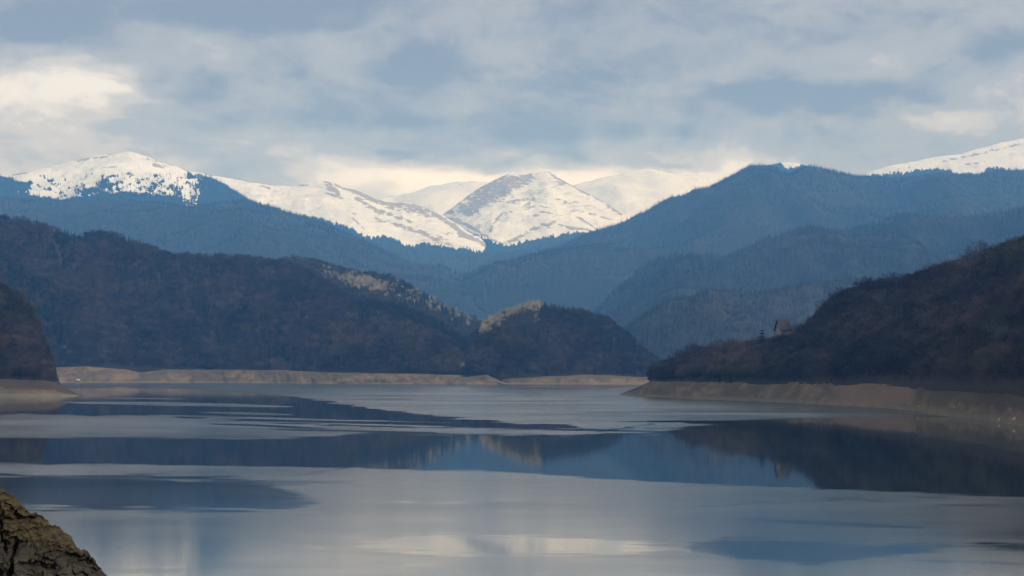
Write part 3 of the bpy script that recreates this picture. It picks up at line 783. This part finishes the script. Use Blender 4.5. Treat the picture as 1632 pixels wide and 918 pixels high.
con = lambda P: np.clip(.75 * near_line(P, [(862, 494), (930, 500)], 7) + .8 * near_line(P, [(945, 520), (955, 545), (980, 555)], 18) + .3 * near_line(P, [(880, 520), (1040, 580)], 22) + .03, 0, .9)
forest('forest_centre_hill', P, kinds(P, con, .15, bi, False, 6), size(len(P), .65, 1.1), wood_src, 'bare purplish wood on the round hill at the centre, sunlight coloured as pale birches along its left shoulder')

# the right hill: its front rows and crest trees are things of their own, the rest is one wood
def make_tree(name, g, mw, mc):
    root = bpy.data.objects.new(name, None)
    col.objects.link(root)
    t = link('trunk', part_mesh(name + '_trunk', g[0], mw), [], root)
    c_ = link('crown', part_mesh(name + '_crown', g[1], mc), [], root)
    return root
protos = {}
def plant(name, kind, i, x, y, z, s, label, cat, group=None):
    key = (kind, i)
    if key not in protos:
        g = {'bare': BR, 'olive': BR, 'spruce': SP, 'birch': BI}[kind][i]
        root = make_tree(name, g, M['birch_bark'] if kind == 'birch' else M['bark'], {'bare': M['twig'], 'olive': M['twig_olive'], 'spruce': M['needle'], 'birch': M['twig_pale_sun']}[kind])
        protos[key] = root
    else:
        src = protos[key]
        root = src.copy(); col.objects.link(root)
        if 'group' in root: del root['group']
        for ch in src.children:
            c_ = ch.copy(); col.objects.link(c_); c_.parent = root
    root.location = (x, y, z); root.rotation_euler = (0, 0, rng.random() * 6.28); root.scale = (s, s, s)
    tag(root, label, cat, group)
    return root
def single(name, me, x, y, z, s, label, cat, group):
    o = bpy.data.objects.new(name, me); col.objects.link(o)
    o.location = (x, y, z - .3); o.rotation_euler = (0, 0, rng.random() * 6.28); o.scale = (s, s, s)
    tag(o, label, cat, group)
    return o

front = []
seen_xy = []
def spaced(x, y, d):
    for (a_, b_) in seen_xy:
        if (a_ - x) ** 2 + (b_ - y) ** 2 < d * d: return False
    seen_xy.append((x, y)); return True
s_acc = 0
for row, v0 in enumerate((.012, .04, .07, .105, .14)):
    for px in np.arange(1046, 1668, 3.1):
        x, y, z = N5.at(px + rng.random() * 3, v0 + rng.random() * .02)
        if spaced(x, y, 6.2):
            front.append((row, px, x, y, z))
rng.shuffle(front)
front = sorted(sorted(front, key=lambda q: q[0])[:205], key=lambda q: q[1])
def where(px):
    return ('left of the lodge' if px < 1222 else 'between lodge and reddish earth patch' if px < 1330 else 'over the reddish earth patch' if px < 1456 else 'right of the reddish earth patch')
grp = {0: 'leafless trees along the foot of the right hill'}
nb = 0
for (row, px, x, y, z) in front:
    k = int(rng.integers(0, 6)); s = .62 + .42 * rng.random()
    kind_ = 'olive budding' if k == 5 else 'leafless brown'
    lab = kind_ + ' tree above the right bank, ' + where(px)
    plant('bare_tree', 'olive' if k == 5 else 'bare', k, x, y, z, s, lab, 'tree', kind_ + ' trees above the right bank ' + where(px)); nb += 1
crest = []
for px in np.arange(1060, 1640, 6.0):
    if 1205 < px < 1270 or 1424 < px < 1437: continue
    x, y, z = N5.at(px + rng.random() * 5, .97 + rng.random() * .04)
    if spaced(x, y, 4.5): crest.append((px, x, y, z))
def sky_where(px):
    return 'left of the lodge' if px < 1222 else 'between the lodge and the notch' if px < 1425 else 'right of the notch'
for (px, x, y, z) in crest:
    k = int(rng.integers(0, 5)); s = .7 + .85 * rng.random() ** 1.6
    if px < 1230: s *= .82
    plant('bare_tree', 'bare', k, x, y, z, s, 'leafless tree on the skyline of the right hill, ' + sky_where(px), 'tree', 'leafless skyline trees ' + sky_where(px))
# trees one can pick out
def pick(sheet, px, v, kind, i, s, label, name='spruce_tree', cat='conifer tree', group=None):
    x, y, z = sheet.at(px, v); seen_xy.append((x, y))
    return plant(name, kind, i, x, y, z, s, label, cat, group)
pick(N5, 1214, .99, 'spruce', 4, 1.3, 'broad dark conifer on the skyline just left of the lodge')
pick(N5, 1127, 1.0, 'spruce', 0, .62, 'small dark conifer on the skyline where the right hill starts to rise')
pick(N5, 1408, .93, 'spruce', 1, .9, 'dark conifer in the skyline notch of the right hill')
pick(N5, 1549, 1.0, 'spruce', 0, .75, 'dark conifer tip on the upper right skyline')
for q, (px, v, s) in enumerate([(1478, .34, 1.0), (1486, .28, 1.1), (1495, .33, .95), (1503, .26, 1.1), (1490, .2, 1.0), (1500, .17, 1.0), (1482, .23, .9), (1508, .2, .9), (1471, .28, .8), (1365, .72, .85), (1375, .68, .9)]):
    pick(N5, px, v, 'spruce', q % 4, s, 'dark green conifer in the stand midway up the right hill' if q < 9 else 'dark conifer in the small pair halfway along the right hill',
         group='conifer stand on the right hill' if q < 9 else 'conifer pair on the right hill')
P = N5.scatter(5200, lambda P: 1 - .97 * ((P[:, 4] > 1222) & (P[:, 4] < 1292) & (P[:, 3] > .80)) - .9 * (P[:, 3] < .10) - .9 * ((P[:, 4] > 1424) & (P[:, 4] < 1438) & (P[:, 3] > .9)))
ss = size(len(P), .6, 1.0) * np.where((P[:, 4] < 1240), .85, 1)
forest('forest_right_hill', P, kinds(P, .05, .1, None, False, 7), ss, wood_src, 'dense dark brown leafless wood filling the slope of the right hill')
# near left promontory
P = N0.scatter(1400, lambda P: (P[:, 4] < 90) * 1.0)
forest('forest_left_promontory', P, kinds(P, .02, .2, None, False, 8), size(len(P), .6, 1) * np.interp(P[:, 4], [55, 90], [1, .5]), wood_src, 'dark leafless wood behind the left promontory')
for px in np.arange(1, 84, 4.0):
    x, y, z = N0.at(px, .02 + .05 * rng.random())
    plant('bare_tree', 'bare', int(rng.integers(0, 5)), x, y, z, .6 + .3 * rng.random(), 'leafless tree at the edge of the left promontory above its bare bank', 'tree', 'leafless trees on the left promontory')
# pale bush-like trees and birches, the rows coloured pale for sunlight
pick(N1B, 103, .10, 'birch', 1, 1.0, 'pale bushy leafless tree low on the slope behind the left promontory', 'birch_tree', 'birch tree')
pick(N3, 737, .02, 'birch', 2, 1.15, 'tall pale leafless tree at the water end of the wooded knoll', 'birch_tree', 'birch tree')
pick(N3, 488, .42, 'birch', 0, .8, 'single pale tree amid the purplish wood left of centre', 'birch_tree', 'birch tree')
for q in range(14):
    px = 556 + q * 4.3
    pick(N2, px, .80 - q * .006 + .03 * rng.random(), 'birch', q % 3, 1.0 + .3 * rng.random(), 'white trunked birch coloured pale for the sun patch on the ridge left of centre', 'birch_tree', 'birch tree', 'birches coloured pale as the ridge sun patch')
for q in range(22):
    px = 770 + q * 3.8
    pick(N4, px, .93 + .06 * rng.random(), 'birch', q % 3, .85 + .3 * rng.random(), 'birch coloured pale tan for sunlight on the left shoulder of the central round hill', 'birch_tree', 'birch tree', 'birches coloured as sunlight on the central hill shoulder')
pick(N2, 744, .72, 'birch', 0, 1.5, 'tall lone white trunk in the gap left of the central hill', 'birch_tree', 'birch tree')
for q, (px, s) in enumerate([(864, .8), (870, .9), (878, .8), (886, .7), (899, 1.0), (906, .8), (950, 1.0), (976, .7), (1030, .7), (1043, .9)]):
    pick(N4, px, .99, 'spruce', q % 4, s, 'small dark conifer poking above the central round hill', group='conifers on the central hill skyline')
for q, px in enumerate([2, 8, 20, 27, 33, 38, 43, 48, 53, 58, 75, 100, 103, 108, 150, 160, 184, 188, 212]):
    pick(N1, px, .99, 'spruce', q % 4, .8 + .5 * rng.random(), 'dark conifer along the skyline of the tall left hill', group='conifers on the left hill skyline')

# mountain woods
def far_forest(name, sheet, n, label, keep=None, vmax=1.05, src=None, lo=1.1, hi=1.9):
    P = sheet.scatter(n, keep, vmax)
    forest(name, P, rng.integers(0, 3, len(P)), size(len(P), lo, hi), far_src, label)
far_forest('forest_mountain_left', FM1, 24000, 'blue conifer forest on the mountain flank at left below the snow')
far_forest('forest_valley_head', FMB, 9000, 'hazy blue forest at the foot of the middle snow mountains')
far_forest('forest_mountain_right', FM3, 30000, 'dark blue conifer forest covering the big mountain on the right')
far_forest('forest_mountain_front', FM4, 17000, 'blue grey forest on the lower ridge in front of the right mountain')
far_forest('forest_mountain_low', FM5, 9000, 'soft blue grey wood on the lowest slope before the right mountain', lo=.8, hi=1.3)

far_forest('forest_snow_slope', SL1, 26000, 'blue conifers thinning out upward into the snow of the left mountain', s1keep, 1.03)
P = SL1.scatter(6000, lambda P: ((P[:, 4] > 95) & (P[:, 4] < 318) & (P[:, 5] > 279) & (P[:, 5] < 312)).astype(float))
cnt = 0
spm = [merge_mesh('mountain_spruce', g[0], g[1], M['bark'], M['far_needle']) for g in FAR]
used = []
for q in P:
    if all((q[4] - u[0]) ** 2 + (q[5] - u[1]) ** 2 > 30 for u in used):
        if fbm(q[4] / 16, q[5] / 9, 99, 3) < .43 and q[4] < 240: continue
        used.append((q[4], q[5]))
        side = 'on its left part' if q[4] < 170 else 'below the summit' if q[4] < 250 else 'below the right shoulder'
        single('spruce_tree', spm[cnt % 3], q[0], q[1], q[2], 1.3 + .7 * rng.random(), 'dark spruce in the open snow of the left mountain, ' + side, 'conifer tree', 'scattered spruces in the snow ' + side)
        cnt += 1
    if cnt >= 110: break
far_forest('forest_snow_edge', SM, 16000, 'blue conifers along the lower edge of the middle snow slope', wood_mid)
far_forest('forest_snow_foot', SC, 9000, 'blue conifers at the foot of the central snow peak', wood_centre)
far_forest('forest_snow_right', SR, 7000, 'blue conifers fringing the snow slope at the far right', wood_right)

# ------------------------------------------------------------------ lodge on the right hill
def box(x0, x1, y0, y1, z0, z1):
    V = [(x0, y0, z0), (x1, y0, z0), (x1, y1, z0), (x0, y1, z0), (x0, y0, z1), (x1, y0, z1), (x1, y1, z1), (x0, y1, z1)]
    return V, [(0, 3, 2, 1), (4, 5, 6, 7), (0, 1, 5, 4), (1, 2, 6, 5), (2, 3, 7, 6), (3, 0, 4, 7)]
def prism(pts, y0, y1):
    """outline in x,z swept along y; quads only"""
    n = len(pts)
    V = [(q[0], y0, q[1]) for q in pts] + [(q[0], y1, q[1]) for q in pts]
    me_f = [(i, (i + 1) % n, n + (i + 1) % n, n + i) for i in range(n)]
    return V, me_f, [tuple(range(n))[::-1], tuple(range(n, 2 * n))]
def pm(name, V, Fl, mat, parent):
    me = bpy.data.meshes.new(name); me.from_pydata(V, [], Fl); me.update()
    return link(name, me, [mat], parent)
bx, by, bz = N5.at(1262, .985)
lodge = bpy.data.objects.new('lodge', None); col.objects.link(lodge)
lodge.scale = (1.12, 1.12, 1.12); lodge.location = (bx, by, bz - .6); lodge.rotation_euler = (0, 0, R(16))
tag(lodge, 'steep roofed lodge with pale gable end standing on the right hill', 'building')
V, f1, f2 = prism([(-8, 0), (8, 0), (8, 6), (0, 17.0), (-8, 6)], -4, 4)
# long body runs along x from the gable tower
V2, Fb = box(-9, -2.2, -5, 5, 0, 12)
# gable tower: narrow, tall
Vg, g1, g2 = prism([(-5, 0), (5, 0), (5, 12), (0, 18.5), (-5, 12)], 0, 8)
rotg = [(q[1] - 11, q[0], q[2]) for q in Vg]
pm('gable_wall', rotg, g1 + g2, M['plaster'], lodge)
Vr = []; Fr = []
for sgn in (-1, 1):
    o = len(Vr)
    for xx in (-12.2, -2.5):
        Vr += [(xx, sgn * 6.0, 10.6), (xx, 0, 18.9), (xx, 0, 19.6), (xx, sgn * 6.4, 10.9)]
    Fr += [(o, o + 1, o + 2, o + 3), (o + 4, o + 5, o + 6, o + 7), (o, o + 1, o + 5, o + 4), (o + 3, o + 2, o + 6, o + 7), (o, o + 3, o + 7, o + 4), (o + 1, o + 2, o + 6, o + 5)]
pm('roof', Vr, Fr, M['roofing'], lodge)
Vb, fb = box(-2.8, 17, -5, 5, 0, 8)
pm('side_wall', Vb, fb, M['brown_wall'], lodge)
Vr = []; Fr = []
for sgn in (-1, 1):
    o = len(Vr)
    for xx in (-2.6, 17.8):
        Vr += [(xx, sgn * 6.0, 7.2), (xx, 0, 14.6), (xx, 0, 15.1), (xx, sgn * 6.3, 7.6)]
    Fr += [(o, o + 1, o + 2, o + 3), (o + 4, o + 5, o + 6, o + 7), (o, o + 1, o + 5, o + 4), (o + 3, o + 2, o + 6, o + 7), (o, o + 3, o + 7, o + 4), (o + 1, o + 2, o + 6, o + 5)]
pm('roof', Vr, Fr, M['brown_wall'], lodge)
V, f_ = box(6, 7.2, .5, 1.7, 12, 17); pm('chimney', V, f_, M['plaster'], lodge)
for (xx, zz) in ((0, 4.5), (4, 4.5), (8, 4.5), (12, 4.5), (0, 1.6), (4, 1.6), (8, 1.6), (12, 1.6)):
    V, f_ = box(xx, xx + 1.7, -5.14, -5.02, zz, zz + 1.5); wn = pm('window', V, f_, M['white'], lodge)
    V, f_ = box(xx + .15, xx + 1.55, -5.22, -5.142, zz + .15, zz + 1.35); pm('pane', V, f_, M['glass'], wn)
for (yy, zz) in ((-3.2, 8.5), (1.2, 8.5), (-3.2, 4.5), (1.2, 4.5), (-.9, 12.5)):
    V, f_ = box(-11.14, -11.02, yy, yy + 1.9, zz, zz + 1.8); wn = pm('window', V, f_, M['white'], lodge)
    V, f_ = box(-11.22, -11.142, yy + .2, yy + 1.7, zz + .2, zz + 1.6); pm('pane', V, f_, M['glass'], wn)
V, f_ = box(-12.8, -11.3, -5, 5, 7.2, 7.5); pm('balcony', V, f_, M['white'], lodge)
for (px_, py_, wdt, ht, lab) in ((1226, 547, 4.6, 3.6, 'small pale wall stub beside the conifer below the lodge'), (1238, 539, 3.4, 2.8, 'upper pale wall stub on the slope just left of the lodge')):
    Yq = by - 12; xq = (px_ - 816) * Yq / F; zq = H + (HZ - py_) * Yq / F
    V, f_ = box(-wdt / 2, wdt / 2, -.4, .4, -6, ht * .6)
    V = [(q[0], q[1], q[2] + (.5 * math.sin(q[0] * 1.3) if q[2] > 0 else 0)) for q in V]
    wl = pm('retaining_wall', V, f_, M['plaster'], None); wl.location = (xq, Yq, zq); wl.rotation_euler = (0, 0, R(-15))
    tag(wl, lab, 'wall')

# ------------------------------------------------------------------ boulders on the shores
def boulder(name, px, y_row, Yd, s, label, seed, group=None):
    r = np.random.default_rng(seed)
    import bmesh
    bm = bmesh.new(); bmesh.ops.create_icosphere(bm, subdivisions=3, radius=1)
    for v in bm.verts:
        q = v.co; k = 1 + .35 * (vnoise(q.x * 1.6 + seed, q.y * 1.6 + q.z * 1.3, seed) - .5) * 2
        v.co = (q.x * k * 1.3, q.y * k, q.z * k * .75)
    me = bpy.data.meshes.new(name); bm.to_mesh(me); bm.free()
    o = link(name, me, [M['stone']])
    o.scale = (s, s, s); o.location = ((px - 816) * Yd / F, Yd, H + (HZ - y_row) * Yd / F)
    tag(o, label, 'boulder', group)
for i, (px, yr, s, lab) in enumerate([(1618, 668, 1.1, 'largest white boulder near the waterline at the far right of the bank'), (1594, 669, .8, 'white boulder just left of the largest one on the right bank'),
                                      (1465, 648, .8, 'small pale boulder beside the reddish earth patch on the right bank'), (1522, 649, .6, 'small pale boulder mid slope between the reddish patch and the right edge')]):
    yy = float(L(shore_RY)(px)); zz = H - (yr - HZ) * (yy + 4) / F
    boulder('boulder', px, yr, yy + 4 + max(0, zz) * 1.4, s, lab, 5 + i)
boulder('boulder', 124, 606, 3425, 3.2, 'lone white boulder at the far left waterline behind the promontory', 31)

# ------------------------------------------------------------------ rock outcrop at the camera's left
def outcrop():
    Yk = 40.0
    sil = [(-700, 640), (-400, 700), (-150, 735), (-60, 752), (-20, 768), (0, 776), (14, 786), (30, 800), (46, 812), (58, 824), (66, 838), (82, 845), (98, 851), (108, 863), (122, 868), (134, 878), (143, 890), (150, 904), (158, 914), (172, 930), (200, 965), (230, 1010), (270, 1100), (330, 1250), (420, 1500), (600, 1900), (1100, 2500)]
    px = np.concatenate([np.linspace(-700, -40, 50)[:-1], np.linspace(-40, 200, 260), np.linspace(200, 1000, 50)[1:]])
    zt = H - (L(sil)(px) - HZ) * Yk / F
    # t: 0 deep down the front face ... 1 top ... 2 behind
    t = np.concatenate([np.linspace(0, .45, 40)[:-1], np.linspace(.45, 1.15, 230), np.linspace(1.15, 2, 40)[1:]])
    T, PX = np.meshgrid(t, px, indexing='ij')
    X = (PX - 816) * Yk / F
    d = np.where(T < 1, 1 - T, 0)
    drop = np.where(T < .45, 1.9 + (.45 - T) / .45 * 27, 1.9 * (d / .55) ** 1.35)
    fwd = np.where(T < .45, 1.15 + (.45 - T) * 22, 1.15 * (d / .55) ** .75)
    b_ = np.where(T > 1, T - 1, 0)
    Z = zt[None, :] - drop - b_ ** 1.6 * 14
    Y = Yk - fwd + b_ * 9
    # blocky breaks and ledges
    U = X * 1.0; W = Z * 1.0 + Y * .5
    n = fbm(U * 1.7, W * 1.7, 5, 6, .58) - .5
    st = np.floor((fbm(U * 2.2, W * 3.2, 15, 3) * 7)) / 7 - .5
    fine = fbm(U * 9, W * 9, 25, 4, .6) - .5
    A = smooth(T, .2, .6)
    Y = Y + A * (n * .9 + st * .8 + fine * .22)
    Z = Z + A * (n * .30 + fine * .20 + st * .10) * np.where(T > 1, .6, 1)
    X = X + A * (fbm(U * 3 + 7, W * 3, 35, 4) - .5) * .22
    PYv = HZ - (Z - H) * F / Yk
    ck = np.exp(-((PX - 38 - (PYv - 870) * .04) / 3.2) ** 2) * smooth(PYv, 858, 872)
    ck = np.maximum(ck, .7 * np.exp(-((PX - 12 - (PYv - 835) * .35) / 2.5) ** 2) * smooth(PYv, 815, 830) * (1 - smooth(PYv, 868, 880)))
    Y = Y + ck * .55
    gr = (1 - smooth(PYv - (PX * .25), 835, 858)) * .9 + .25 * (1 - smooth(PYv - PX * .62, 808, 830))
    V = np.stack([X, Y, Z], -1).reshape(-1, 3)
    me = mesh_np('rock_outcrop', V, grid_faces(len(t), len(px)), {'grassy': gr, 'crack': ck})
    o = link('rock_outcrop', me, [M['cliff']])
    tag(o, 'dark mossy rock outcrop in the lower left corner, cut by a vertical crack', 'rock outcrop')
outcrop()

# ------------------------------------------------------------------ haze
def haze_box():
    V, f_ = box(-XR - 50, XR + 50, Y0 - 50, Y1 + 50, -7, 3200)
    me = bpy.data.meshes.new('haze'); me.from_pydata(V, [], f_); me.update()
    m = bpy.data.materials.new('haze'); m.use_nodes = True
    nt = m.node_tree; nt.nodes.clear()
    pv = nt.nodes.new('ShaderNodeVolumePrincipled'); out = nt.nodes.new('ShaderNodeOutputMaterial')
    pv.inputs['Color'].default_value = (.14, .44, 1.0, 1)
    pv.inputs['Absorption Color'].default_value = (1, 1, 1, 1)
    pv.inputs['Density'].default_value = 5.6e-5
    pv.inputs['Anisotropy'].default_value = 0.0
    nt.links.new(pv.outputs[0], out.inputs['Volume'])
    o = link('haze', me, [m]); o['kind'] = 'stuff'; o['label'] = 'thin blue air between the lake and the mountains'
haze_box()
